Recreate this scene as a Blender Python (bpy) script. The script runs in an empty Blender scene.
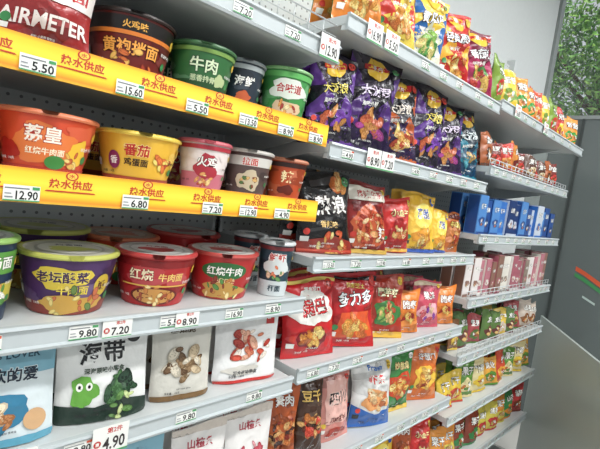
import bpy, math, random
from mathutils import Vector, Matrix, noise
random.seed(7)
sc=bpy.context.scene
try: sc.view_settings.view_transform='Standard'
except Exception: pass
D=.72; CZ=1.45
PI=math.pi
# ------------------------------------------------------------ materials
def lin(h):
    h=h.lstrip('#'); r=[int(h[i:i+2],16)/255 for i in (0,2,4)]
    return tuple(((c/12.92) if c<=.04045 else ((c+.055)/1.055)**2.4) for c in r)
def shade(h,f):
    h=h.lstrip('#'); r=[int(h[i:i+2],16) for i in (0,2,4)]
    if f<=1: r=[int(c*f) for c in r]
    else: r=[int(c+(255-c)*(f-1)) for c in r]
    return '#%02x%02x%02x'%tuple(r)
MATS={}
KP={'foil':(.24,0,.5,26),'paper':(.45,0,.05,60),'card':(.36,0,.03,20),'metal':(.42,.2,.02,50),'plastic':(.35,0,.02,40),'gloss':(.12,0,0,5),'matte':(.8,0,.05,40),'leaf':(.6,0,0,5)}
def mat(h,kind='foil'):
    k=(h,kind)
    if k in MATS: return MATS[k]
    rough,met,bump,scl=KP[kind]
    m=bpy.data.materials.new(kind+'_'+h.strip('#')); m.use_nodes=True
    nt=m.node_tree; b=nt.nodes['Principled BSDF']; c=lin(h)
    if kind in('foil','card'):
        g=.2126*c[0]+.7152*c[1]+.0722*c[2]; c=tuple(x*.93+g*.07 for x in c)
    tc=nt.nodes.new('ShaderNodeTexCoord'); nz=nt.nodes.new('ShaderNodeTexNoise')
    nz.inputs['Scale'].default_value=scl; nz.inputs['Detail'].default_value=3 if kind=='foil' else 2
    nt.links.new(tc.outputs['Object'],nz.inputs['Vector'])
    mx=nt.nodes.new('ShaderNodeMix'); mx.data_type='RGBA'
    a={'leaf':.7,'foil':.86}.get(kind,.93)
    mx.inputs[6].default_value=(c[0]*a,c[1]*a,c[2]*a,1); mx.inputs[7].default_value=(*c,1)
    nt.links.new(nz.outputs['Fac'],mx.inputs[0]); nt.links.new(mx.outputs[2],b.inputs['Base Color'])
    b.inputs['Roughness'].default_value=rough; b.inputs['Metallic'].default_value=met
    if bump>0:
        bp=nt.nodes.new('ShaderNodeBump'); bp.inputs['Strength'].default_value=bump; bp.inputs['Distance'].default_value=.008
        nt.links.new(nz.outputs['Fac'],bp.inputs['Height']); nt.links.new(bp.outputs['Normal'],b.inputs['Normal'])
    MATS[k]=m; return m
# ------------------------------------------------------------ mesh builder
class MB:
    def __init__(s): s.v=[];s.f=[];s.k=[];s.mats=[];s.sm=[]
    def add(s,vs,fs,m,sm=True):
        if m not in s.mats: s.mats.append(m)
        k=s.mats.index(m); o=len(s.v); s.v+=[tuple(p) for p in vs]
        for f in fs: s.f.append(tuple(i+o for i in f)); s.k.append(k); s.sm.append(sm)
    def box(s,x0,y0,z0,x1,y1,z1,m):
        v=[(x0,y0,z0),(x1,y0,z0),(x1,y1,z0),(x0,y1,z0),(x0,y0,z1),(x1,y0,z1),(x1,y1,z1),(x0,y1,z1)]
        s.add(v,[(3,2,1,0),(4,5,6,7),(0,1,5,4),(1,2,6,5),(2,3,7,6),(3,0,4,7)],m,False)
    def rod(s,a,b,r,m,n=8):
        a=Vector(a);b=Vector(b);d=(b-a).normalized()
        u=d.orthogonal().normalized();w=d.cross(u)
        vs=[];
        for p in (a,b):
            for i in range(n):
                t=2*PI*i/n; vs.append(p+u*math.cos(t)*r+w*math.sin(t)*r)
        s.add(vs,[(i,(i+1)%n,n+(i+1)%n,n+i) for i in range(n)]+[tuple(range(n))[::-1],tuple(range(n,2*n))],m)
    def mesh(s,name):
        me=bpy.data.meshes.new(name); me.from_pydata(s.v,[],s.f)
        for m in s.mats: me.materials.append(m)
        me.polygons.foreach_set('material_index',s.k); me.polygons.foreach_set('use_smooth',s.sm)
        me.update(); return me
    def obj(s,name,parent=None):
        ob=bpy.data.objects.new(name,s.mesh(name)); sc.collection.objects.link(ob)
        if parent: ob.parent=parent
        return ob
# ------------------------------------------------------------ text + 2D art
TC={}
def text_tris(s,off=0.0):
    if (s,off) in TC: return TC[(s,off)]
    cu=bpy.data.curves.new('tmp','FONT'); cu.body=s; cu.size=1; cu.resolution_u=2; cu.offset=off
    ob=bpy.data.objects.new('tmp',cu); sc.collection.objects.link(ob)
    bpy.context.view_layer.update(); dg=bpy.context.evaluated_depsgraph_get(); ev=ob.evaluated_get(dg)
    me=ev.to_mesh(); me.calc_loop_triangles()
    vs=[(v.co.x,v.co.y) for v in me.vertices]; tr=[tuple(t.vertices) for t in me.loop_triangles]
    ev.to_mesh_clear(); bpy.data.objects.remove(ob); bpy.data.curves.remove(cu)
    if not vs: vs=[(0,0),(1,0),(1,1)];tr=[]
    TC[(s,off)]=(vs,tr); return vs,tr
def refine(vs,tris,L):
    st=[(vs[a],vs[b],vs[c]) for a,b,c in tris]; out=[];L2=L*L
    d2=lambda p,q:(p[0]-q[0])**2+(p[1]-q[1])**2
    while st:
        a,b,c=st.pop(); d=(d2(a,b),d2(b,c),d2(c,a)); m=max(d)
        if m<=L2: out.append((a,b,c)); continue
        i=d.index(m)
        if i==1:a,b,c=b,c,a
        elif i==2:a,b,c=c,a,b
        q=((a[0]+b[0])/2,(a[1]+b[1])/2); st.append((a,q,c)); st.append((q,b,c))
    idx={};V=[];T=[]
    for t in out:
        f=[]
        for p in t:
            k=(round(p[0],5),round(p[1],5))
            if k not in idx: idx[k]=len(V);V.append(p)
            f.append(idx[k])
        if len(set(f))==3:T.append(tuple(f))
    return V,T
def fan(pts):
    cx=sum(p[0] for p in pts)/len(pts);cy=sum(p[1] for p in pts)/len(pts)
    n=len(pts); return [(cx,cy)]+pts,[(0,i+1,(i+1)%n+1) for i in range(n)]
def items(a,A,rnd):
    k=a[0]
    if k=='r':
        _,u0,v0,u1,v1,c=a; yield [(u0,v0*A),(u1,v0*A),(u1,v1*A),(u0,v1*A)],[(0,1,2),(0,2,3)],c
    elif k=='e':
        cx,cy,rx,ry,c=a[1:6]; rot=a[6] if len(a)>6 else 0; n=22;pts=[]
        for i in range(n):
            t=2*PI*i/n;x=rx*math.cos(t);y=ry*math.sin(t)
            pts.append((cx+x*math.cos(rot)-y*math.sin(rot),cy*A+x*math.sin(rot)+y*math.cos(rot)))
        v,t=fan(pts); yield v,t,c
    elif k=='p':
        v,t=fan([(p[0],p[1]*A) for p in a[1]]); yield v,t,a[2]
    elif k=='s':
        _,cx,cy,r1,r2,n,c=a
        pts=[(cx+(r1 if i%2==0 else r2)*math.cos(PI*i/n+.3),cy*A+(r1 if i%2==0 else r2)*math.sin(PI*i/n+.3)) for i in range(2*n)]
        v,t=fan(pts); yield v,t,c
    elif k=='b':
        _,cx,cy,rx,ry,c=a; ph=[rnd.uniform(0,6) for _ in range(3)];pts=[]
        for i in range(28):
            t=2*PI*i/28;r=1+.12*math.sin(3*t+ph[0])+.09*math.sin(5*t+ph[1])+.05*math.sin(9*t+ph[2])
            pts.append((cx+rx*r*math.cos(t),cy*A+ry*r*math.sin(t)))
        v,t=fan(pts); yield v,t,c
    elif k=='f':
        _,cx,cy,R,cols,n,sz=a
        for i in range(n):
            t=rnd.uniform(0,2*PI);r=R*math.sqrt(rnd.random());s=sz*rnd.uniform(.6,1.25);rot=rnd.uniform(0,PI)
            ar=rnd.uniform(.35,.7);x0=cx+r*math.cos(t);y0=cy*A+r*.75*math.sin(t)
            c=cols[i%len(cols)]
            for sc_,cc in ((1,shade(c,.84)),(.75,shade(c,1.08))):
                pts=[]
                for j in range(10):
                    q=2*PI*j/10;x=s*sc_*math.cos(q)+.12*s*(1-sc_);y=s*sc_*ar*math.sin(q)+.15*s*(1-sc_)
                    pts.append((x0+x*math.cos(rot)-y*math.sin(rot),y0+x*math.sin(rot)+y*math.cos(rot)))
                v,tt=fan(pts); yield v,tt,cc
    elif k in 'to':
        s,cx,cy,hh,c=a[1:6]
        rot=0;maxw=.9;oc=None
        if k=='o': oc=a[6]; rest=a[7:]
        else: rest=a[6:]
        if rest: rot=rest[0]
        if len(rest)>1: maxw=rest[1]
        bv,_=text_tris(s,0.0); x0=min(p[0] for p in bv);x1=max(p[0] for p in bv);y0=min(p[1] for p in bv);y1=max(p[1] for p in bv)
        sy=hh/max(y1-y0,1e-3); sx=sy
        if (x1-x0)*sx>maxw: sx=maxw/(x1-x0)
        mx=(x0+x1)/2;my=(y0+y1)/2;cr,sr=math.cos(rot),math.sin(rot)
        for off,col in ([(.06,oc),(.022,c)] if oc else [(.022 if hh>.05 else .01,c)]):
            vs,tr=text_tris(s,off); o=[]
            for p in vs:
                x=(p[0]-mx)*sx;y=(p[1]-my)*sy;o.append((cx+x*cr-y*sr,cy*A+x*sr+y*cr))
            yield o,tr,col
def apply_art(mb,art,A,surf,L,rnd,kind,base_off=.0011,step=.00012):
    o=base_off
    for a in art:
        n=0
        for vs,tr,c in items(a,A,rnd):
            V,T=refine(vs,tr,L); mb.add([surf(p[0],p[1]/A,o) for p in V],T,mat(c,kind))
            o+=step*(.2 if a[0]=='f' else (2.2 if a[0]=='o' else 1))
        if a[0]=='f': o+=step
# ------------------------------------------------------------ products
W='#f4f2ea'
def clutter(base,rnd,dense=True):
    under=[('b',rnd.uniform(-.35,.35),rnd.uniform(.1,.9),rnd.uniform(.12,.3),rnd.uniform(.08,.2),shade(base,rnd.choice([.78,.88,1.1,1.15]))) for _ in range(4)]
    for _ in range(2):
        y=rnd.uniform(.05,.9);h=rnd.uniform(.03,.09); x=rnd.uniform(-.5,.2)
        under.append(('p',[(x,y),(min(.5,x+.6),y+.1),(min(.5,x+.6),y+.1+h),(x,y+h)],shade(base,rnd.choice([.8,1.15]))))
    lc=W if sum(lin(base))<1.3 else '#333333'
    over=[('t','净含量：108克',-.18,.085,.035,lc,0,.4),('t','配料 小麦粉 植物油',.0,.125,.025,lc,0,.6)]
    if dense:
        over+=[('e',.36,.9,.07,.07,rnd.choice(['#e8c030','#d83a2c','#3a8a4c','#f0f0ea'])),('t','新品',.36,.9,.06,'#3a2020',0,.1),
           ('r',-.46,.14,-.34,.2,lc),('e',-.38,.26,.05,.05,rnd.choice(['#e8c030','#d83a2c','#3a8a4c']))]
    return under,over
def bag(name,w,h,t,base,art,style='pillow',seed=0,back=None,mk='foil',cl=True,crum=1.0):
    rnd=random.Random(seed); ph=[rnd.uniform(0,6) for _ in range(8)]
    def sf(u,v,side,off=0):
        u=max(-.5,min(.5,u));v=max(0,min(1,v)); fu=max(0,1-abs(2*u)**2.6)**.75
        if style=='pillow':
            e=.055; vv=max(0,min(1,(v-e)/(1-2*e))); fv=max(0,math.sin(PI*vv))**.6; wf=1-.08*math.sin(PI*vv)
            s=math.exp(-vv*6)+math.exp(-(1-vv)*6)
            sealz=(v<e or v>1-e)
        else:
            e=.1; vv=max(0,min(1,v/(1-e))); fv=(max(0,1-vv)**.75)*(.75+.25*math.sin(PI*min(1,vv*1.3))); wf=1-.03*math.sin(PI*v)
            if v<.04: wf*=.96+v
            s=math.exp(-(1-vv)*5); sealz=v>1-e
        wr=.10*math.sin(7*u+ph[0]+5*v)+.08*math.sin(11*v+ph[1]-8*u)
        n1=noise.noise(Vector((u*4+seed,v*h/w*4,side*3)));n2=noise.noise(Vector((u*8+seed,v*h/w*7,side*5+2)))
        k=.9 if style=='pillow' else .35
        wr+=crum*k*(-.55*abs(n1)+.15-.35*abs(n2))
        y=t/2*fu*fv*(1+wr)+t*.07*s*math.sin(24*u+ph[3]+3*math.sin(6*v+ph[4]))*fu*(0 if sealz else 1)
        y=max(y,.0006)
        mid=(.007 if style=='pillow' else .004)*math.sin(4*u+ph[5])*(1 if sealz or s>.3 else s/.3)*crum
        if sealz: y+=.0004*math.sin(v*h*2600)
        bend=crum*.05*w*math.sin(2.5*v+ph[7])*(1 if style=='pillow' else .2)
        return (u*w*wf+bend, side*(y+off)+mid, v*h+(.006*math.sin(5*u+ph[6])*crum if v>.9 else 0))
    mb=MB(); NU,NV=(30,42) if w>.12 else (20,28)
    for side in (-1,1):
        vs=[sf(i/NU-.5,j/NV,side) for j in range(NV+1) for i in range(NU+1)]
        fs=[]
        for j in range(NV):
            for i in range(NU):
                a=j*(NU+1)+i; f=(a,a+1,a+NU+2,a+NU+1)
                fs.append(f[::-1] if side==1 else f)
        mb.add(vs,fs,mat(back if (side==1 and back) else base,mk))
    if style!='pillow':
        n=NU; vs=[sf(i/NU-.5,0,-1) for i in range(n+1)]+[sf(i/NU-.5,0,1) for i in range(n+1)]
        mb.add(vs,[(i,i+n+1,i+n+2,i+1) for i in range(n)],mat(base,mk))
    if cl:
        un,ov=clutter(base,rnd,w>.12 and style=='pillow')
        art=(un if style=='pillow' else [])+art+ov
    apply_art(mb,art,h/w,lambda u,v,o:sf(u,v,-1,o),.05,rnd,mk)
    return mb.mesh(name)
def cup(name,Rt,Rb,H,body,art,lid='#d9d6cc',rim='#e8e4da',seed=0,n=56):
    rnd=random.Random(seed); mb=MB()
    def rad(v): return Rb+(Rt-Rb)*(v**.9)
    prof=[(0,.003),(Rb*.88,.003),(Rb*.9,0),(Rb,0.001)];cols=[body]*3
    NB=10
    for i in range(1,NB+1):
        v=i/NB; prof.append((rad(v),.001+v*(H-.009))); cols.append(body)
    prof+=[(Rt+.0035,H-.008),(Rt+.0045,H-.005),(Rt+.0035,H-.002),(Rt,H),(Rt-.005,H-.0005),(Rt-.008,H-.0025),(Rt*.55,H-.0018),(0,H-.0015)]
    cols+=[rim]*5+[lid]*3
    for j in range(len(prof)-1):
        (r0,z0),(r1,z1)=prof[j],prof[j+1]; vs=[]
        for r,z in ((r0,z0),(r1,z1)):
            for i in range(n):
                t=2*PI*i/n; vs.append((r*math.sin(t),-r*math.cos(t),z))
        mb.add(vs,[(i,(i+1)%n,n+(i+1)%n,n+i) for i in range(n)],mat(cols[j],'card'))
    mb.add([(-.012,-Rt,H),(.012,-Rt,H),(.008,-Rt-.013,H-.006),(-.008,-Rt-.013,H-.006)],[(0,1,2,3),(3,2,1,0)],mat(rim,'card'))
    A=H/(2*Rt)
    def sf(u,v,o):
        v=max(0,min(.97,v)); r=rad(v)+o; a=u*2
        return (r*math.sin(a),-r*math.cos(a),.001+v*(H-.009))
    lc=W if sum(lin(body))<1.2 else '#3a2020'
    under=[('b',rnd.uniform(-1.2,1.2),rnd.uniform(.2,.8),rnd.uniform(.12,.3),rnd.uniform(.05,.15),shade(body,rnd.choice([.8,1.12,1.2]))) for _ in range(7)]
    over=[('t','净含量：118克',-.5,.2,.035,lc,0,.35),('t','非油炸 更健康',.55,.5,.045,lc,0,.35),('t','配料表',-.78,.55,.06,lc,0,.3),('r',-.95,.3,-.65,.46,'#e8e6e0'),
          ('e',.62,.75,.06,.06,'#e8c030'),('e',.5,.3,.05,.05,'#3a8a4c')]
    apply_art(mb,under+art+over,A,sf,.07,rnd,'card',.0007,.00006)
    la=[('e',0,.5,.36,.36,shade(lid,.88)),('e',0,.5,.33,.33,shade(lid,1.2)),('b',0,.44,.24,.14,rim if sum(lin(rim))<1.6 else body),('t','热食面',0,.66,.09,body)]
    apply_art(mb,la,1,lambda u,v,o:(u*2*Rt,-(.5-v)*2*Rt,H-.0015+o),.3,rnd,'card',.0006,.0001)
    return mb.mesh(name)
def carton(name,w,h,t,base,art,seed=0,side=None):
    mb=MB(); rnd=random.Random(seed); m=mat(base,'card'); r=.0015
    pts=[(-w/2+r,-t/2),(w/2-r,-t/2),(w/2,-t/2+r),(w/2,t/2-r),(w/2-r,t/2),(-w/2+r,t/2),(-w/2,t/2-r),(-w/2,-t/2+r)]
    vs=[(p[0],p[1],z) for z in (0,h) for p in pts]
    mb.add(vs,[(i,(i+1)%8,8+(i+1)%8,8+i) for i in range(8)]+[tuple(range(8))[::-1],tuple(range(8,16))],m,False)
    mb.box(-w/2+.004,-t/2+.001,h,w/2-.004,t/2-.004,h+.0008,mat(side or base,'card'))
    mb.box(-w/2-.0004,-t/2+.004,.004,-w/2,t/2-.004,h-.004,mat(side or base,'card'))
    apply_art(mb,art,h/w,lambda u,v,o:(u*w,-t/2-o,v*h),1,rnd,'card',.0006,.00005)
    return mb.mesh(name)
def put(me,name,X,z,yo,rot=0,tilt=0,s=1,roll=0):
    ob=bpy.data.objects.new(name,me); sc.collection.objects.link(ob)
    ob.location=(X*D,D+yo,z+abs(roll)*.05); ob.rotation_euler=(tilt,roll,rot); ob.scale=(s,s,s); return ob
def Z(zd): return CZ-zd*D
# ------------------------------------------------------------ room
def tile_mat():
    m=bpy.data.materials.new('floor_tiles'); m.use_nodes=True; nt=m.node_tree; b=nt.nodes['Principled BSDF']
    tc=nt.nodes.new('ShaderNodeTexCoord'); br=nt.nodes.new('ShaderNodeTexBrick'); br.offset=0
    br.inputs['Color1'].default_value=(.55,.54,.5,1);br.inputs['Color2'].default_value=(.6,.58,.55,1);br.inputs['Mortar'].default_value=(.25,.25,.24,1)
    br.inputs['Scale'].default_value=1; br.inputs['Brick Width'].default_value=.6; br.inputs['Row Height'].default_value=.6; br.inputs['Mortar Size'].default_value=.004
    nt.links.new(tc.outputs['Object'],br.inputs['Vector']); nt.links.new(br.outputs['Color'],b.inputs['Base Color']); b.inputs['Roughness'].default_value=.25
    return m
XE=5*D; YB=1.66*D
mb=MB(); mb.box(-3,-3.5,-.1,XE,YB+.1,0,tile_mat()); mb.obj('floor')
mb=MB(); mb.box(-3,YB,0,XE,YB+.1,3.2,mat('#d0d4d3','matte')); mb.obj('wall_back')
mb=MB(); mb.box(-3,-3.5,3.2,XE+.1,YB+.1,3.3,mat('#e6e6e2','matte')); mb.obj('ceiling')
mb=MB(); mb.box(XE,-3.5,0,XE+.05,YB+.1,2.20,mat('#646b6a','gloss')); mb.obj('wall_right')
mb=MB(); mb.box(-3,YB-.015,0,XE,YB,.1,mat('#8a8c8a','plastic')); mb.obj('baseboard_back')
# aluminium trims on the right wall
mb=MB(); mb.box(XE-.02,YB-.10,0,XE-.001,YB-.002,2.20,mat('#9aa19f','metal')); mb.box(XE-.012,YB-.30,0,XE-.001,YB-.285,2.2,mat('#3c4140','plastic')); mb.obj('trim_1')
wp=bpy.data.objects.new('window_1',None); sc.collection.objects.link(wp)
mb=MB(); fm=mat('#8e9492','metal')
mb.box(XE-.01,-3.5,2.20,XE+.06,YB,2.225,fm); mb.box(XE-.01,YB-.02,2.225,XE+.06,YB,3.2,fm); mb.box(XE-.01,-1.2,2.225,XE+.06,-1.15,3.2,fm)
mb.obj('frame',wp)
gm=bpy.data.materials.new('window_glass'); gm.use_nodes=True; nt=gm.node_tree
g=nt.nodes.new('ShaderNodeBsdfGlossy'); g.inputs['Roughness'].default_value=.02; tr=nt.nodes.new('ShaderNodeBsdfTransparent'); ms=nt.nodes.new('ShaderNodeMixShader'); ms.inputs[0].default_value=.06
nt.links.new(tr.outputs[0],ms.inputs[1]);nt.links.new(g.outputs[0],ms.inputs[2]);nt.links.new(ms.outputs[0],nt.nodes['Material Output'].inputs['Surface'])
mb=MB(); mb.box(XE+.02,-3.5,2.225,XE+.026,YB-.02,3.2,gm); mb.obj('pane',wp)
mb=MB(); y0=.965*D; z0=Z(.50)
def strip(pts,c):
    mb.add([(XE-.002,y0+p[0],z0+p[1]) for p in pts],[tuple(range(len(pts)))],mat(c,'card'),False)
strip([(.09,.09),(.09,.06),(.03,.035),(-.12,-.05),(-.12,-.015),(.03,.065)],'#d2552e')
strip([(.09,.045),(.09,.02),(.03,-.005),(-.12,-.085),(-.12,-.06),(.03,.022)],'#3a8c4e')
strip([(.02,-.10),(.02,-.115),(-.06,-.15),(-.06,-.135)],'#b9c9c2')
mb.obj('wall_sticker')
mb=MB(); fg=bpy.data.materials.new('frosted_glass'); fg.use_nodes=True; b=fg.node_tree.nodes['Principled BSDF']
b.inputs['Base Color'].default_value=(.52,.58,.54,1); b.inputs['Roughness'].default_value=.3; b.inputs['Alpha'].default_value=.72
L=1.05
mb.box(-L,-.006,.03,0,.006,Z(.768),fg)
ob=mb.obj('frosted_glass_screen'); ob.location=(4.12*D,1.075*D,0); ob.rotation_euler=(0,0,math.atan2(.55,.88))
mb2=MB(); mb2.box(-L,-.02,0,0,.02,.03,mat('#8a8c8a','metal')); o2=mb2.obj('foot_rail',ob)
mb=MB(); mb.box(XE+.1,-10,-.2,25,15,-.1,mat('#8c8f88','matte')); mb.obj('ground_outside')
def tree(cx,cy,cz,R,n,name):
    mb=MB(); lm=[mat('#6fae3a','leaf'),mat('#4e8f2c','leaf'),mat('#8fc050','leaf'),mat('#2f6020','leaf')]
    mb.rod((cx,cy,-.1),(cx+.1,cy-.1,cz-.2),.09,mat('#5a4634','matte'),10)
    for k in range(7):
        a=k*.9; mb.rod((cx+.08,cy-.08,cz-1.0+k*.12),(cx+R*.7*math.cos(a),cy+R*.7*math.sin(a),cz+.2+.2*(k%3)),.03,mat('#5a4634','matte'),6)
    rnd=random.Random(3)
    cl=[(cx+rnd.gauss(0,R*.5),cy+rnd.gauss(0,R*.5),cz+rnd.gauss(0,R*.45)) for _ in range(60)]
    for i in range(n):
        c=cl[i%60]; p=Vector((c[0]+rnd.gauss(0,.24),c[1]+rnd.gauss(0,.24),c[2]+rnd.gauss(0,.2)))
        a=Vector((rnd.gauss(0,1),rnd.gauss(0,1),rnd.gauss(0,1))).normalized(); b=a.orthogonal().normalized(); s=rnd.uniform(.04,.08)
        mb.add([p-a*s,p+b*s*.45,p+a*s,p-b*s*.45],[(0,1,2,3)],lm[rnd.randrange(4)],False)
    mb.obj(name)
tree(8.9,2.2,4.2,1.8,11000,'tree')
# ------------------------------------------------------------ shelving units
WH=mat('#d3d7d6','metal'); RAILC=mat('#bcc3c4','plastic')
def perf():
    m=bpy.data.materials.new('perforated_panel'); m.use_nodes=True; nt=m.node_tree; b=nt.nodes['Principled BSDF']
    tc=nt.nodes.new('ShaderNodeTexCoord'); sp=nt.nodes.new('ShaderNodeSeparateXYZ'); nt.links.new(tc.outputs['Object'],sp.inputs[0])
    def M(op,a,bv=None):
        n=nt.nodes.new('ShaderNodeMath'); n.operation=op
        for i,q in enumerate((a,bv)):
            if q is None: continue
            if isinstance(q,(int,float)): n.inputs[i].default_value=q
            else: nt.links.new(q,n.inputs[i])
        return n.outputs[0]
    fx=M('ABSOLUTE',M('SUBTRACT',M('FRACT',M('MULTIPLY',sp.outputs[0],40)),.5))
    fz=M('ABSOLUTE',M('SUBTRACT',M('FRACT',M('MULTIPLY',sp.outputs[2],40)),.5))
    d=M('ADD',M('POWER',fx,2.0),M('POWER',fz,2.0)); k=M('LESS_THAN',d,.02)
    mx=nt.nodes.new('ShaderNodeMix'); mx.data_type='RGBA'; mx.inputs[6].default_value=(.60,.63,.62,1); mx.inputs[7].default_value=(.2,.21,.21,1)
    nt.links.new(k,mx.inputs[0]); nt.links.new(mx.outputs[2],b.inputs['Base Color']); b.inputs['Roughness'].default_value=.45
    return m
PERF=perf()
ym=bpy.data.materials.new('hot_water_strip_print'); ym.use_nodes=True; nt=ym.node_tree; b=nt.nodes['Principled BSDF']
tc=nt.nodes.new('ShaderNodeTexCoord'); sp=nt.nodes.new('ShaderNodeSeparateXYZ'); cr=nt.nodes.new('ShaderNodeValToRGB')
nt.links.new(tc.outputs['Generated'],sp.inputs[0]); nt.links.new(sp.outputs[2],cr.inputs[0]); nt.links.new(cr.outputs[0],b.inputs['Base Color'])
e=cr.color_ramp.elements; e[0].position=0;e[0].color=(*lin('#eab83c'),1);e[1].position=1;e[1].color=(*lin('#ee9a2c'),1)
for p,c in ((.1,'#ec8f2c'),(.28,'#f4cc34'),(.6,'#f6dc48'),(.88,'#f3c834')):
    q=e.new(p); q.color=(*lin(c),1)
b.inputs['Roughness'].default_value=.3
PR=['12.90','6.80','8.90','15.60','4.90','16.90','9.80','5.50','13.50','7.20']
def tag(mb,x,z,y,w,h,txt,promo=False,rnd=random):
    A=h/w
    art=[('r',-.5,0,.5,1,'#ecece6')]
    if promo: art+=[('t','第2件',.1,.82,A*.2,'#c22a20',0,.6),('t',txt,.1,.36,A*.42,'#2a2222',0,.6),('e',-.36,.42,.1,.1,'#c22a20'),('t','惠',-.36,.42,.1,W),('r',-.5,.0,.5,.07,'#4aa060')]
    else: art+=[('t',txt,.14,.38,A*.52,'#1c1c1c',0,.6),('r',-.46,.76,.2,.84,'#7a7d80'),('r',-.46,.2,-.24,.28,'#8a8d90'),('r',-.46,.42,-.28,.5,'#9a9da0'),('r',.28,.76,.48,.94,'#3f9a58' if rnd.random()<.7 else '#d8532f'),('r',-.5,0,.5,.08,'#4aa060')]
    apply_art(mb,art,A,lambda u,v,o:(x+u*w,y-o,z+(v-.5)*h),9,random,'card',.0008,.00015)
def unit(name,X0,X1,levels,yellow=(),tagx={},ext={},guards=()):
    e=bpy.data.objects.new(name,None); sc.collection.objects.link(e)
    x0,x1=X0*D,X1*D; yb=D+.42
    mb=MB(); mb.box(x0,yb,.1,x1,yb+.012,2.35,PERF); mb.obj('back_panel',e)
    mb=MB()
    for x in (x0-.0125,x1-.0125):
        mb.box(x,yb-.03,.0,x+.025,yb+.02,2.38,WH)
        for k in range(40): mb.box(x+.009,yb-.0306,.2+k*.05,x+.016,yb-.03,.225+k*.05,mat('#3a3c3c','matte'))
    mb.box(x0,D+.03,0,x1,yb,.1,mat('#9a9c9a','metal')); mb.obj('uprights',e)
    rnd=random.Random(int(X0*10)+5)
    for i,zd in enumerate(levels):
        z=Z(zd); yl=i in yellow; top=z+(.028 if yl else .015)
        xe=x1+ext.get(i,0)*D
        mb=MB(); mb.box(x0+.002,D,top-.022,xe-.002,yb,top,WH); mb.box(x0+.002,D,top-.034,xe-.002,D+.012,top-.02,WH)
        for xx in (x0+.003,x1-.006):
            mb.add([(xx,D+.06,top-.022),(xx,yb,top-.022),(xx,yb,top-.085),(xx,yb-.1,top-.08),(xx+.003,D+.06,top-.022),(xx+.003,yb,top-.022),(xx+.003,yb,top-.085),(xx+.003,yb-.1,top-.08)],
                   [(0,1,2,3),(7,6,5,4),(0,3,7,4),(3,2,6,7)],WH,False)
        mb.obj('shelf_board',e)
        if yl:
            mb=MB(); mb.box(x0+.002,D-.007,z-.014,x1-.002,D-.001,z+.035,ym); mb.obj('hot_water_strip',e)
            mb=MB(); X=.165
            while X<X1-.06:
                art=[('t','热水供应',0,.5,.24,'#c8321e',0,.8),('e',0,1.02,.12,.12,'#c8321e'),('e',0,1.02,.09,.09,'#f2c83a'),('t','水',0,1.02,.11,'#c8321e'),('p',[(-.48,0),(.48,0),(.44,.08),(-.44,.08)],'#c8321e')]
                apply_art(mb,art,.45,lambda u,v,o:(X*D+u*.075,D-.007-o,z+.005+v*.024),9,rnd,'card',.0006,.0001)
                X+=.166
            mb.obj('strip_lettering',e)
        else:
            mb=MB()
            pr=[(D-.001,z-.020),(D-.010,z-.020),(D-.012,z-.015),(D-.007,z-.012),(D-.007,z+.012),(D-.012,z+.015),(D-.010,z+.020),(D-.001,z+.020)]
            n=len(pr); vs=[(x,p[0],p[1]) for x in (x0+.002,xe-.002) for p in pr]
            mb.add(vs,[(i2,n+i2,n+(i2+1)%n,(i2+1)%n) for i2 in range(n)]+[tuple(range(n)),tuple(range(n,2*n))[::-1]],RAILC,False); mb.obj('price_rail',e)
        mb=MB(); ty=D-.0085 if yl else D-.0075
        xs=tagx.get(i)
        if not xs:
            xs=[];X=X0+.08
            while X<xe/D-.06: xs.append((X,0)); X+=rnd.uniform(.1,.19)
        for X,p in xs:
            if p==2: tag(mb,X*D,z+.004,ty-.006,.062,.05,rnd.choice(PR),True,rnd)
            elif p==1: tag(mb,X*D,z,ty-.002,.05,.03,rnd.choice(PR),True,rnd)
            else: tag(mb,X*D,z-(.001 if yl else 0),ty-(.001 if yl else 0),.045,.022,rnd.choice(PR),False,rnd)
        mb.obj('price_tags',e)
    for zd,h,xx0,xx1 in guards:
        mb=MB(); z=Z(zd)+.016; m=mat('#c8cccc','metal'); y=D+.004; a=xx0*D+.01; b_=xx1*D-.01
        mb.rod((a,y,z+h),(b_,y,z+h),.0018,m); mb.rod((a,y,z+h*.5),(b_,y,z+h*.5),.0012,m)
        x=a
        while x<b_: mb.rod((x,y,z),(x,y,z+h),.0012,m,6); x+=.045
        mb.obj('wire_guard_rail',e)
    return e
T1={0:[(.2,0),(.45,0),(.70,0),(.88,0),(1.03,2)],1:[(.25,0),(.43,0),(.60,0),(.76,0),(.90,0),(1.03,0)],2:[(.06,0),(.242,0),(.47,0),(.68,0),(.80,0),(.93,0)],
    3:[(.2,0),(.386,0),(.46,1),(.60,0),(.645,1),(.80,0),(.95,0)],4:[(.27,2),(.40,0),(.47,2),(.68,0),(.92,0)]}
unit('retail_shelving_unit',-.25,1.09,[-.433,-.163,.082,.379,.655,.99,1.36],(1,2),T1,{},[(-.433,.05,-.25,1.09)])
T2={0:[(1.24,2),(1.345,2),(1.6,0),(1.75,0),(1.9,0),(2.1,0),(2.25,0)],1:[(1.2,0),(1.34,2),(1.43,2),(1.65,0),(1.8,0),(1.95,0),(2.1,0),(2.25,0)]}
unit('retail_shelving_unit',1.105,2.375,[-.55,-.137,.246,.635,1.04,1.43],(),T2)
unit('retail_shelving_unit',2.39,3.86,[-.58,-.235,.135,.494,.819,1.169,1.527],(),{0:[(2.6,2),(2.75,0),(2.9,0),(3.1,2),(3.3,0),(3.5,0),(3.7,0)]},{0:.2},[(z,.03,2.39,3.86) for z in (-.235,.494,.819)])
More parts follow.
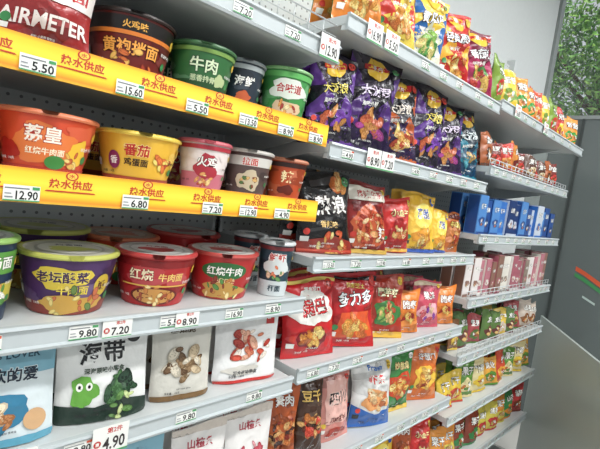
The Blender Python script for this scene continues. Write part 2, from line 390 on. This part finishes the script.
# ------------------------------------------------------------ noodle bowls & cups
b_orange=cup('m',.071,.053,.092,'#dc4a20',[('b',-.02,.5,.38,.22,'#ea7a30'),('o','荔皇',-.05,.68,.18,'#fff6e6','#a81c10'),('t','红烧牛肉面',-.02,.38,.08,'#fff2d0'),('b',.38,.42,.13,.15,'#f2c21c'),('r',-1.5,.0,1.5,.1,'#b83018'),('f',.32,.25,.12,['#e8b040','#c8541c','#f0d070'],10,.05),('b',-.45,.35,.14,.12,'#b02010'),('e',.1,.2,.12,.08,'#3a8a3c')],lid='#d8b8a0',rim='#e07c50',seed=1)
b_yellow=cup('m',.071,.053,.088,'#ecb820',[('o','番茄',-.08,.7,.15,'#c8281a','#fbe890'),('t','鸡蛋面',-.08,.44,.1,'#3a2410'),('f',.28,.5,.13,['#c83a1c','#f0dc60','#e87020'],12,.06),('r',-1.5,0,1.5,.12,'#a8401a'),('e',-.38,.45,.09,.12,'#8a2a5a'),('t','香',-.38,.45,.1,W)],lid='#d8c890',rim='#e8c83c',seed=2)
b_pink=cup('m',.05,.037,.098,'#eadcd8',[('r',-1.5,0,1.5,.38,'#cc7080'),('b',0,.5,.25,.27,'#b02a3a'),('o','火鸡',0,.62,.2,W,'#3a1418'),('f',0,.25,.2,['#e8a050','#c84020','#f4d080'],10,.07),('r',-1.5,.88,1.5,.97,'#b83040')],lid='#e0d8d4',rim='#cc606c',seed=3)
b_grey=cup('m',.052,.040,.097,'#5c4a46',[('r',-1.5,.7,1.5,.92,'#d4d0c8'),('o','拉面',0,.8,.16,'#c83020',W),('b',0,.35,.28,.22,'#d0c0a0'),('f',0,.32,.2,['#8a3a1c','#e0b060','#446a2c'],12,.07)],lid='#ccc8c0',rim='#c0bcb4',seed=4)
b_orange2=cup('m',.048,.036,.095,'#c04a1c',[('t','辣',0,.6,.3,'#ffe9b0'),('b',0,.25,.24,.12,'#6a2010'),('r',-1.5,.85,1.5,.97,'#3a1c14')],lid='#c6a890',rim='#c88060',seed=5)
b_black=cup('m',.071,.054,.1,'#6e1c14',[('r',-1.5,.72,1.5,.96,'#1c1614'),('r',-1.5,.66,1.5,.73,'#e07a1c'),('o','黄袍拌面',-.02,.46,.17,'#f6a63a','#3a0a08'),('t','火鸡味',0,.84,.09,'#f0b040'),('f',.0,.12,.3,['#d8641c','#f0b848','#a02a10'],16,.06),('r',-1.5,0,1.5,.08,'#2a100c')],lid='#3a2420',rim='#2a1c18',seed=6)
b_green=cup('m',.062,.048,.096,'#2f6a36',[('r',-1.5,.0,1.5,.3,'#245028'),('o','牛肉',0,.62,.22,'#d8e8c0','#173a1c'),('b',.32,.36,.12,.1,'#b8c890'),('t','葱香排骨',0,.34,.1,'#c8d8a8'),('r',-1.5,.88,1.5,.96,'#7aa048')],lid='#98a888',rim='#3c6a3e',seed=7)
b_dark=cup('m',.046,.036,.102,'#27323e',[('o','海鲜',0,.6,.24,W,'#101820'),('b',0,.28,.2,.12,'#c85a2a'),('r',-1.5,.86,1.5,.96,'#a8b0b0')],lid='#a8a8a8',rim='#8a9294',seed=8)
b_gw=cup('m',.058,.045,.112,'#3f9446',[('b',0,.62,.42,.2,'#e0e8da'),('o','合味道',0,.64,.17,'#b02a24',W),('b',0,.22,.35,.15,'#e0c098'),('f',0,.2,.26,['#a8281c','#e89a40','#f0dca0'],16,.06),('r',-1.5,.86,1.5,.97,'#5cb458')],lid='#d0d8ce',rim='#7cb070',seed=9)
b_purple=cup('m',.076,.057,.103,'#4c2c60',[('r',-1.5,0,1.5,.22,'#8a3228'),('b',-.12,.68,.32,.13,'#dcc02a'),('o','老坛酸菜',-.12,.69,.13,'#3a1a52','#f0e060'),('t','牛肉面',.0,.46,.11,'#e8cc34'),('e',.36,.52,.12,.14,'#d0b020'),('t','酸',.36,.52,.12,'#5a1a1a'),('b',0,.2,.4,.11,'#d0a03c'),('f',0,.2,.34,['#c8602c','#e8d070','#5a7a2c'],20,.055)],lid='#c8c4b4',rim='#bcbe54',seed=10)
b_red=cup('m',.075,.057,.102,'#b81e22',[('r',-1.5,.82,1.5,.96,'#8a1014'),('o','红烧',-.2,.66,.15,'#f8e8c0','#6a0a10'),('t','牛肉面',.2,.62,.11,'#f2c868'),('e',0,.22,.36,.13,'#6a140e'),('e',0,.22,.32,.105,'#d09444'),('f',0,.22,.24,['#a8401c','#f2d890','#c87828'],20,.05),('r',-.5,.42,.5,.45,'#e8b848')],lid='#d4cec6',rim='#c03c3a',seed=11)
b_redg=cup('m',.075,.057,.102,'#b82424',[('e',0,.68,.36,.14,'#2a6c34'),('o','红烧牛肉',0,.68,.13,W,'#1c5426'),('t','经典口味',0,.46,.08,'#f4dca0'),('b',0,.22,.38,.13,'#c89840'),('f',0,.22,.3,['#8a2c14','#f2d890','#c87828','#4a8a34'],20,.055)],lid='#d8d2ca',rim='#bc443c',seed=12)
b_tall=cup('m',.040,.032,.13,'#2a4450',[('r',-1.5,.0,1.5,.3,'#d0d8d8'),('b',0,.62,.4,.34,'#d8dedc'),('o','鲜虾',0,.76,.24,'#c2342c',W),('f',0,.45,.3,['#e87848','#f2c8a0','#5a9448'],12,.09),('t','杯面',0,.16,.2,'#2a4450'),('r',-1.5,.9,1.5,.97,'#7a2c30')],lid='#d8dad8',rim='#ccd0d0',seed=13)
b_gy=cup('m',.054,.044,.128,'#1f3550',[('r',-1.5,.62,1.5,.9,'#5a9a3c'),('o','汤面',.3,.76,.18,W,'#1f4a20'),('r',-1.5,.25,1.5,.5,'#d0c03c'),('f',.3,.35,.25,['#e09a3c','#4a8a34',W],14,.08)],lid='#b8bcb4',rim='#8ab45a',seed=14)
z1=Z(-.163)+.0282; z2=Z(.082)+.0282; z3=Z(.379)+.0152; z4=Z(.655)+.0152; z5=Z(.99)+.0152
def fr(X,k=.75): return -math.atan2(X,1.1)*k
backs=[b_red,b_redg,b_purple,b_yellow,b_orange]
for i,(me,X,z,r,nm) in enumerate([(b_orange,.312,z2,.077,'noodle_bowl'),(b_yellow,.525,z2,.077,'noodle_bowl'),(b_pink,.702,z2,.056,'noodle_cup'),(b_grey,.860,z2,.058,'noodle_cup'),(b_orange2,1.015,z2,.054,'noodle_cup'),
     (b_orange,.09,z2,.077,'noodle_bowl'),
     (b_black,.475,z1,.077,'noodle_bowl'),(b_green,.672,z1,.07,'noodle_bowl'),(b_dark,.82,z1,.05,'noodle_bowl'),(b_gw,.975,z1,.064,'noodle_bowl'),
     (b_gy,.192,z3,.06,'noodle_cup'),(b_purple,.388,z3,.082,'noodle_bowl'),(b_red,.612,z3,.081,'noodle_bowl'),(b_redg,.835,z3,.081,'noodle_bowl'),(b_tall,1.012,z3,.046,'noodle_cup')]):
    put(me,nm,X,z,r+.008+(.03 if me is b_dark else 0),fr(X)+random.uniform(-.08,.08))
    back=(z==z3 and r>.08)
    put(backs[(i*2)%5] if back else me,nm,X,z,3*r+.018+(.03 if me is b_dark else 0),random.uniform(-.6,.2),0,1.14 if back and i%5!=4 else 1)
# ------------------------------------------------------------ pouches, section 1
p_air=bag('m',.13,.118,.05,'#a83030',[('r',-.5,.55,.5,.97,'#e8e0da'),('o','全刻意面',0,.74,.2,'#b8242a',W),('t','AIRMETER',0,.3,.15,'#f4e8e0')],seed=20,crum=.4)
p_cat=bag('m',.14,.172,.05,'#d8e2e4',[('r',-.5,.62,.5,1,'#7cb0c2'),('t','CATS LOVER',0,.8,.08,'#24485a'),('o','多软的爱',0,.62,.15,'#1c2a3a','#e4eeee'),('b',-.08,.3,.3,.24,'#2f7a9c'),('f',-.08,.28,.22,['#d8b080','#b8743c','#f0dcb8'],14,.1),('e',.3,.2,.12,.12,'#d4a878'),('r',-.5,0,.5,.07,'#5aa0b8')],'pouch',seed=21)
p_kelp=bag('m',.158,.17,.05,'#e8e8e4',[('r',-.5,.93,.5,1,'#2a3a2e'),('e',.33,.84,.08,.08,'#2a2a28'),('o','海带',-.02,.70,.24,'#161816','#f4f4f0'),('t','深海原味小零食',.0,.52,.06,'#3a4a3a'),('p',[(-.5,0),(.5,0),(.5,.16),(.2,.22),(-.1,.15),(-.5,.2)],'#24362c'),('b',-.22,.32,.14,.17,'#62a634'),('e',-.27,.37,.035,.045,W),('e',-.17,.37,.035,.045,W),('e',-.27,.37,.015,.02,'#111111'),('e',-.17,.37,.015,.02,'#111111'),('f',.2,.3,.2,['#284a2c','#3c6a34','#16301c'],18,.09),('f',.2,.12,.2,['#c8d88c','#5a8a3c'],8,.06)],'pouch',seed=22,back='#24362c')
p_mush=bag('m',.128,.174,.045,'#d4d0c4',[('r',-.5,.88,.5,1,'#2c2a24'),('t','菌菇脆',0,.8,.13,'#4a3a24'),('f',0,.42,.32,['#8a6a44','#c8b08a','#6a4a2c','#d8ccb4'],36,.11),('r',-.5,0,.5,.06,'#7a5c38')],'pouch',seed=23)
p_white=bag('m',.165,.172,.045,'#ecebe8',[('t','手撕蟹味棒',-.1,.87,.08,'#b03a2c'),('r',.28,.74,.42,.94,'#c8322c'),('t','鲜',.35,.85,.1,W),('f',0,.46,.3,['#d0452c','#d87850','#b03020','#e8a888','#f0e0d0'],26,.085),('b',-.1,.16,.26,.07,'#d4cfc4'),('t','即食海味零食',-.05,.13,.06,'#555555'),('r',-.5,.0,.5,.04,'#c8322c')],'pouch',seed=24)
p_pinkw=bag('m',.13,.16,.045,'#e8e4e0',[('t','山楂条',0,.75,.15,'#b03040'),('f',0,.4,.25,['#c84050','#e89aa0'],12,.1),('r',-.5,.9,.5,1,'#d0c4b8')],'pouch',seed=25)
put(p_air,'instant_noodle_packet',.27,z1,.035,-.12,-.05); put(p_air,'instant_noodle_packet',.05,z1,.035,0,-.05); put(p_air,'instant_noodle_packet',.27,z1,.095,-.1,-.05)
for me,X in ((p_cat,.265),(p_kelp,.475),(p_mush,.695),(p_white,.935)):
    put(me,'dried_snack_pouch',X,z4,.045,-.14+random.uniform(-.05,.05),-.12)
    put(me,'dried_snack_pouch',X,z4,.115,0,-.08); put(me,'dried_snack_pouch',X+.004,z4,.18,.03,-.08)
for X,me in ((.36,p_kelp),(.57,p_cat),(.79,p_pinkw),(.985,p_pinkw)):
    put(me,'dried_snack_pouch',X,z5,.04,-.1,-.08); put(me,'dried_snack_pouch',X,z5,.11,-.05,-.06)
# ------------------------------------------------------------ chips & snack bags, section 2
def logo(v=.84,s=1.0): return [('e',0,v,.21*s,.17*s,'#f0c01e'),('p',[(-.26*s,v-.03),(.24*s,v+.01),(.26*s,v+.07),(-.24*s,v+.03)],'#c82222'),('t','薯片',0,v+.02,.1*s,W,.08)]
def chip(base,acc,txt,tc,food,seed,acc2=None,w=.17,h=.268):
    art=[('p',[(-.5,0),(.5,0),(.5,.42),(.25,.55),(.05,.42),(-.2,.58),(-.5,.38)],acc),('p',[(-.5,.6),(-.2,.62),(-.38,.8),(-.5,.95)],acc),('p',[(.5,.55),(.3,.66),(.42,.7),(.36,.8),(.5,.86)],acc)]
    if acc2: art+=[('p',[(-.5,.0),(.5,.0),(.5,.22),(.1,.34),(-.15,.2),(-.5,.28)],acc2),('s',.0,.3,.36,.2,9,acc2)]
    art+=logo()+[('o',txt,0,.61,.18,tc,'#1a1014' if tc!='#1a1014' else W,.14),('f',.02,.26,.24,food,14,.12),('t','美味升级',-.1,.46,.07,W,.1),('r',-.5,0,.5,.05,acc)]
    return bag('m',w,h,.07,base,art,seed=seed,crum=1.2)
CH=['#f0bc50','#e0902c','#f8dc80','#c8681c']
c_p1=chip('#1c1422','#4c2670','大波浪','#f0e0f8',['#d89040','#c8582c','#a83a8a'],30,'#241438')
c_p2=chip('#1e1628','#5c3088','大波浪','#f0dc5a',['#d89040','#c8582c','#7a3ab0'],31,'#1c1424')
c_p3=chip('#1a181e','#b8541c','大波浪','#f4e8d8',['#e0a040','#b83c1c','#f0d070'],32,'#2c1840')
c_t=chip('#14222e','#1a7c92','大波浪','#e4f0f0',['#3a98a8','#d8a850','#2a6078'],33,'#0e3a58')
c_red=chip('#cc2a20','#f0b01c','经典原味','#ffffff',CH,34,'#c01c1c',.175,.24)
c_yel=chip('#f4cc2a','#2a6ab0','黄瓜味','#ffffff',['#8ac04a','#f0dc80','#4a9a3c'],35,'#e8e8cc',.175,.24)
c_yr=chip('#f6c22a','#d83222','原味','#ffffff',CH,39,'#f4d848',.175,.24)
c_mar=chip('#7a1636','#b02a5a','番茄味','#ffffff',['#c83a2a','#e8b850','#4a8a34'],37,None,.175,.24)
c_grn=chip('#3f8a3c','#e8882a','青柠味','#ffffff',CH,38,None,.16,.22)
def row(lst,zd,y0=.045,dy=.08,n=2,name='snack_bag',rot=-.2,tilt=-.1,d=.0155,rl=.05):
    for it in lst:
        me,X=it[:2]; s=it[2] if len(it)>2 else 1
        for k in range(n):
            put(me,name,X+random.uniform(-.015,.015)*k,Z(zd)+d,y0+k*dy+random.uniform(0,.015),(rot if k==0 else 0)+random.uniform(-.1,.1),(tilt if k==0 else -.04)+random.uniform(-.05,.03),s,random.uniform(-rl,rl))
row([(c_grn,1.22),(c_yr,1.46),(c_yel,1.71),(c_red,1.96),(c_mar,2.21)],-.55,name='crisp_bag')
row([(c_p2,1.19,.85),(c_p1,1.39,1.03),(c_p3,1.60,.93),(c_p2,1.82),(c_p1,2.04,.95),(c_t,2.255,.97)],-.137,name='crisp_bag',rot=-.3,tilt=-.12,rl=.08)
s_black=bag('m',.168,.212,.055,'#1a1818',[('o','熱浪',.05,.60,.28,'#f2efe8','#3a2c28',.12),('p',[(-.5,0),(.5,0),(.5,.16),(.1,.22),(-.5,.14)],'#982c1c'),('f',.22,.86,.16,['#e0923c','#c8641c','#f0c070'],9,.11),('t','香辣味',.0,.36,.1,'#e8c070'),('f',.1,.12,.26,['#e0a040','#c84a1c','#f4d880'],14,.08),('r',-.5,.02,.5,.05,'#c8452c')],seed=40)
s_orange=bag('m',.165,.205,.055,'#8a1c18',[('b',0,.36,.44,.36,'#c8582c'),('f',0,.36,.36,['#e09a54','#c8421c','#f0c890','#a83018'],46,.08),('r',-.42,.74,.42,.92,'#e4dccc'),('t','麻辣牛筋',0,.83,.13,'#a81c18'),('o','辣',.28,.3,.2,W,'#7a1010'),('r',-.5,0,.5,.06,'#c8a040')],seed=41)
s_red=bag('m',.13,.175,.05,'#c8241e',[('o','小鱼干',0,.72,.16,'#ffe9a0','#6a0c10'),('b',0,.38,.32,.3,'#a01a18'),('f',0,.36,.22,['#e0b060','#c86a2c','#f0dca0'],12,.1),('r',-.5,.02,.5,.08,'#e8b040')],seed=42)
s_yel=bag('m',.16,.2,.055,'#f0bc1e',[('e',0,.62,.3,.27,'#f8e060'),('o','薄脆',0,.66,.2,'#2a4a9c',W),('b',0,.28,.30,.16,'#e0981c'),('f',0,.26,.22,CH,14,.09),('e',.3,.88,.1,.1,'#2a5ab0'),('r',-.5,0,.5,.06,'#3a5aa8')],seed=43)
s_brown=bag('m',.115,.15,.045,'#b8601c',[('o','牛肉粒',0,.7,.2,'#f8e070','#4a140c'),('f',0,.35,.24,['#7a3018','#e0a050','#c8381c'],14,.11),('r',-.5,.85,.5,.94,'#5a2014')],seed=44)
row([(s_black,1.235),(s_orange,1.48),(s_red,1.70),(s_yel,1.925),(s_yel,2.09,.75),(s_brown,2.26)],.246,dy=.07)
s_r1=bag('m',.172,.215,.06,'#cc1c22',[('b',0,.62,.42,.26,'#e8e4dc'),('o','锅巴',0,.64,.24,'#c01820','#2a1010',.14),('b',0,.25,.3,.17,'#7a0e14'),('f',0,.25,.22,CH,14,.09),('r',-.5,.93,.5,.97,'#f0d060'),('t','香脆可口',0,.85,.08,W)],seed=50)
s_r2=bag('m',.172,.22,.06,'#c41c20',[('o','多力多',0,.66,.22,'#ffffff','#1a1012',.16),('p',[(-.4,.12),(.42,.16),(.3,.5),(-.3,.46)],'#e0541c'),('f',.02,.3,.24,['#f0a030','#e0701c','#f8cc60'],14,.12),('r',-.5,.9,.5,.94,'#1a1012'),('t','超浓芝士',0,.82,.08,'#f4dc60')],seed=51)
s_rg=bag('m',.155,.205,.05,'#b0301c',[('o','魔芋爽',0,.72,.17,'#f8f0c0','#2a5a28'),('b',0,.4,.36,.26,'#3c7c3c'),('f',0,.4,.22,['#e8c070','#c8401c','#8ab84a'],16,.1),('r',-.5,0,.5,.1,'#e8b434')],seed=52)
s_or=bag('m',.115,.15,.045,'#e88020',[('o','脆枣',0,.66,.24,W,'#8a2a10'),('f',0,.32,.22,['#a81c14','#f8d060'],10,.11)],seed=53)
s_pk=bag('m',.145,.175,.05,'#cc4c60',[('o','果冻',0,.7,.18,W,'#7a1c34'),('b',0,.35,.36,.22,'#e8a8b0'),('f',0,.34,.24,['#e0505a','#f0c8a0','#8a3aa0'],12,.1),('r',-.5,.9,.5,.96,'#d8c0a0')],seed=54)
row([(s_r1,1.225),(s_r2,1.47),(s_rg,1.71),(s_or,1.91),(s_pk,2.1),(s_or,2.28)],.635,dy=.07)
e_or=bag('m',.1,.21,.05,'#b8541c',[('f',0,.42,.45,['#e0a860','#9a2c14','#d8782c','#4a2418'],50,.12),('o','素肉',0,.82,.26,W,'#7a2010'),('r',-.5,0,.5,.08,'#7a2410')],seed=60)
e_dk=bag('m',.105,.21,.05,'#442818',[('o','豆干',0,.8,.26,'#f4c860','#1a0c08'),('f',0,.4,.38,['#c8701c','#e0a858','#6a2c14','#d83c1c'],40,.12)],seed=61)
e_pk=bag('m',.14,.205,.05,'#d88c80',[('r',-.34,.28,.34,.9,'#e8b4a8'),('o','四川',0,.64,.25,'#2a1a18','#e8c8bc'),('t','风味豆干',0,.34,.11,'#6a1c18'),('b',0,.14,.3,.1,'#a83a2c')],seed=62)
e_wb=bag('m',.168,.22,.06,'#eaeae6',[('p',[(-.5,0),(.5,0),(.5,.3),(0,.2),(-.5,.34)],'#2f66b4'),('o','虾条',0,.72,.17,'#d8242a',W,.1),('t','Prawn',0,.88,.1,'#2f6ab4'),('b',0,.42,.34,.2,'#e8a05c'),('f',0,.42,.24,['#f0c080','#d0682c','#f8e0b0'],14,.1)],seed=63)
e_gr=bag('m',.155,.215,.055,'#3c8a44',[('o','妙脆角',0,.78,.15,'#f8f0a0','#b82a1c'),('b',0,.45,.38,.3,'#cc441c'),('f',0,.42,.26,CH,20,.11),('r',-.5,0,.5,.08,'#e8c040')],seed=64)
e_yo=bag('m',.155,.215,.055,'#d86a1c',[('o','洋葱圈',0,.78,.15,W,'#7a2010'),('b',0,.42,.38,.28,'#f0c030'),('f',0,.4,.26,CH+['#a83014'],18,.11)],seed=65)
row([(e_or,1.165),(e_dk,1.305),(e_pk,1.48),(e_wb,1.70),(e_gr,1.945),(e_yo,2.19)],1.04,dy=.07)
row([(e_yo,1.22),(s_pk,1.45),(e_gr,1.68),(s_yel,1.9),(e_or,2.08),(s_red,2.25)],1.43,dy=.07)
# ------------------------------------------------------------ section 3: small packs
def minis(cols,seed,kind,w,h,n=5):
    r=random.Random(seed); out=[]; words=['饼干','坚果','糖果','果干','山药','米酥','香酥','蛋卷','奶糖','威化']
    for i in range(n):
        c=cols[i%len(cols)]; c2=cols[(i+2)%len(cols)]; tx=words[r.randrange(10)]
        art=[('b',0,.34,.34,.24,c2),('o',tx,0,.72,.26,W,'#2a2020'),('f',0,.32,.2,['#e8b868','#c06a2c',c,W],8,.1),('r',-.5,0,.5,.07,c2)]
        out.append(carton('m',w,h,.05,c,art,seed+i,c2) if kind=='box' else bag('m',w,h,.04,c,art,seed=seed+i,cl=False))
    return out
def minirow(ms,zd,name,w,X0=2.46,X1=3.82,dy=.07,rot=-.15,jit=.004,sc0=.88,sc1=1.12):
    X=X0; k=0; soft='bag' in name or 'packet' in name
    while X<X1:
        m=ms[(k//2)%len(ms)] if random.random()<.6 else random.choice(ms)
        s=random.uniform(sc0,sc1)
        for j in range(2): put(m,name,X,Z(zd)+.0155,.035+j*dy+random.uniform(0,.02),(rot if j==0 else 0)+(random.uniform(-.25,.15) if soft else random.uniform(-.05,.05)),random.uniform(-.2,-.03) if soft else 0,s,random.uniform(-.08,.08) if soft else 0)
        X+=(w*s+jit)/D; k+=1
m=minis(['#3f9a3c','#f0c820','#d84a24','#7a9a2c','#f0982c','#c8342c'],100,'bag',.115,.165,6); minirow(m,-.58,'nut_packet',.115,X1=4.03)
m=minis(['#a85a2c','#c8382c','#5a3420','#d88a30','#c8b890','#7a2a24'],120,'bag',.095,.125,6); minirow(m,-.235,'sweet_packet',.095)
m=minis(['#204a8c','#2a6ab8','#183468','#4a84c4','#c0c8d4'],140,'box',.075,.15); minirow(m,.135,'biscuit_box',.075,rot=0)
m=minis(['#e0d8d4','#b8707c','#8a6454','#dcd8cc','#a85a68','#8a7a6c'],160,'box',.055,.16,6); minirow(m,.494,'biscuit_box',.055,rot=0)
m=minis(['#8a5a34','#a8484a','#e0bc3c','#5a7a3a','#c8b8a8','#6a3a34'],180,'bag',.1,.14,6); minirow(m,.819,'sweet_packet',.1)
m=minis(['#e0bc2c','#5a8a34','#c8482c','#e0d098','#e0a030'],200,'bag',.115,.15); minirow(m,1.169,'nut_packet',.115)
m=minis(['#e0902c','#8a3a24','#d8c84a','#3c8a4a','#c83a3a'],220,'bag',.11,.15); minirow(m,1.527,'nut_packet',.11)
# ------------------------------------------------------------ lights
lp=mat('#f4f4f0','plastic')
EM=bpy.data.materials.new('tube_light'); EM.use_nodes=True; b=EM.node_tree.nodes['Principled BSDF']
b.inputs['Emission Color'].default_value=(1,.98,.96,1); b.inputs['Emission Strength'].default_value=6
for i,(x,y) in enumerate(((-.3,-.5),(1.4,-.5),(3.0,-.5),(.6,-2.2),(2.4,-2.2))):
    mb=MB(); mb.box(x-.6,y-.15,3.14,x+.6,y+.15,3.2,lp); mb.box(x-.57,y-.12,3.13,x+.57,y+.12,3.14,EM); mb.obj('ceiling_light')
    l=bpy.data.lights.new('ceiling_lamp','AREA'); l.shape='RECTANGLE'; l.size=1.1; l.size_y=.24; l.energy=30 if y>-1 else 32; l.color=(.97,.99,1)
    lo=bpy.data.objects.new('ceiling_lamp',l); sc.collection.objects.link(lo); lo.location=(x,y,3.12)
sun=bpy.data.lights.new('sun','SUN'); sun.energy=3.5; sun.angle=.05; so=bpy.data.objects.new('sun',sun); sc.collection.objects.link(so); so.rotation_euler=(.15,-.3,0); so.location=(8,2,9)
w=bpy.data.worlds.new('world'); sc.world=w; w.use_nodes=True; bg=w.node_tree.nodes['Background']; bg.inputs[0].default_value=(.88,.95,1,1); bg.inputs[1].default_value=.62
# ------------------------------------------------------------ camera
cam=bpy.data.cameras.new('camera'); co=bpy.data.objects.new('camera',cam); sc.collection.objects.link(co)
cam.sensor_width=36; cam.lens=27; cam.clip_start=.02
R=Vector((.6985,-.7020,.1384)).normalized(); F=Vector((.7144,.6951,-.0793)); F=(F-R*F.dot(R)).normalized(); U=R.cross(F)
M=Matrix(((R.x,U.x,-F.x,0),(R.y,U.y,-F.y,0),(R.z,U.z,-F.z,CZ),(0,0,0,1))); co.matrix_world=M
sc.camera=co
print('verts',sum(len(o.data.vertices) for o in sc.objects if o.type=='MESH'))
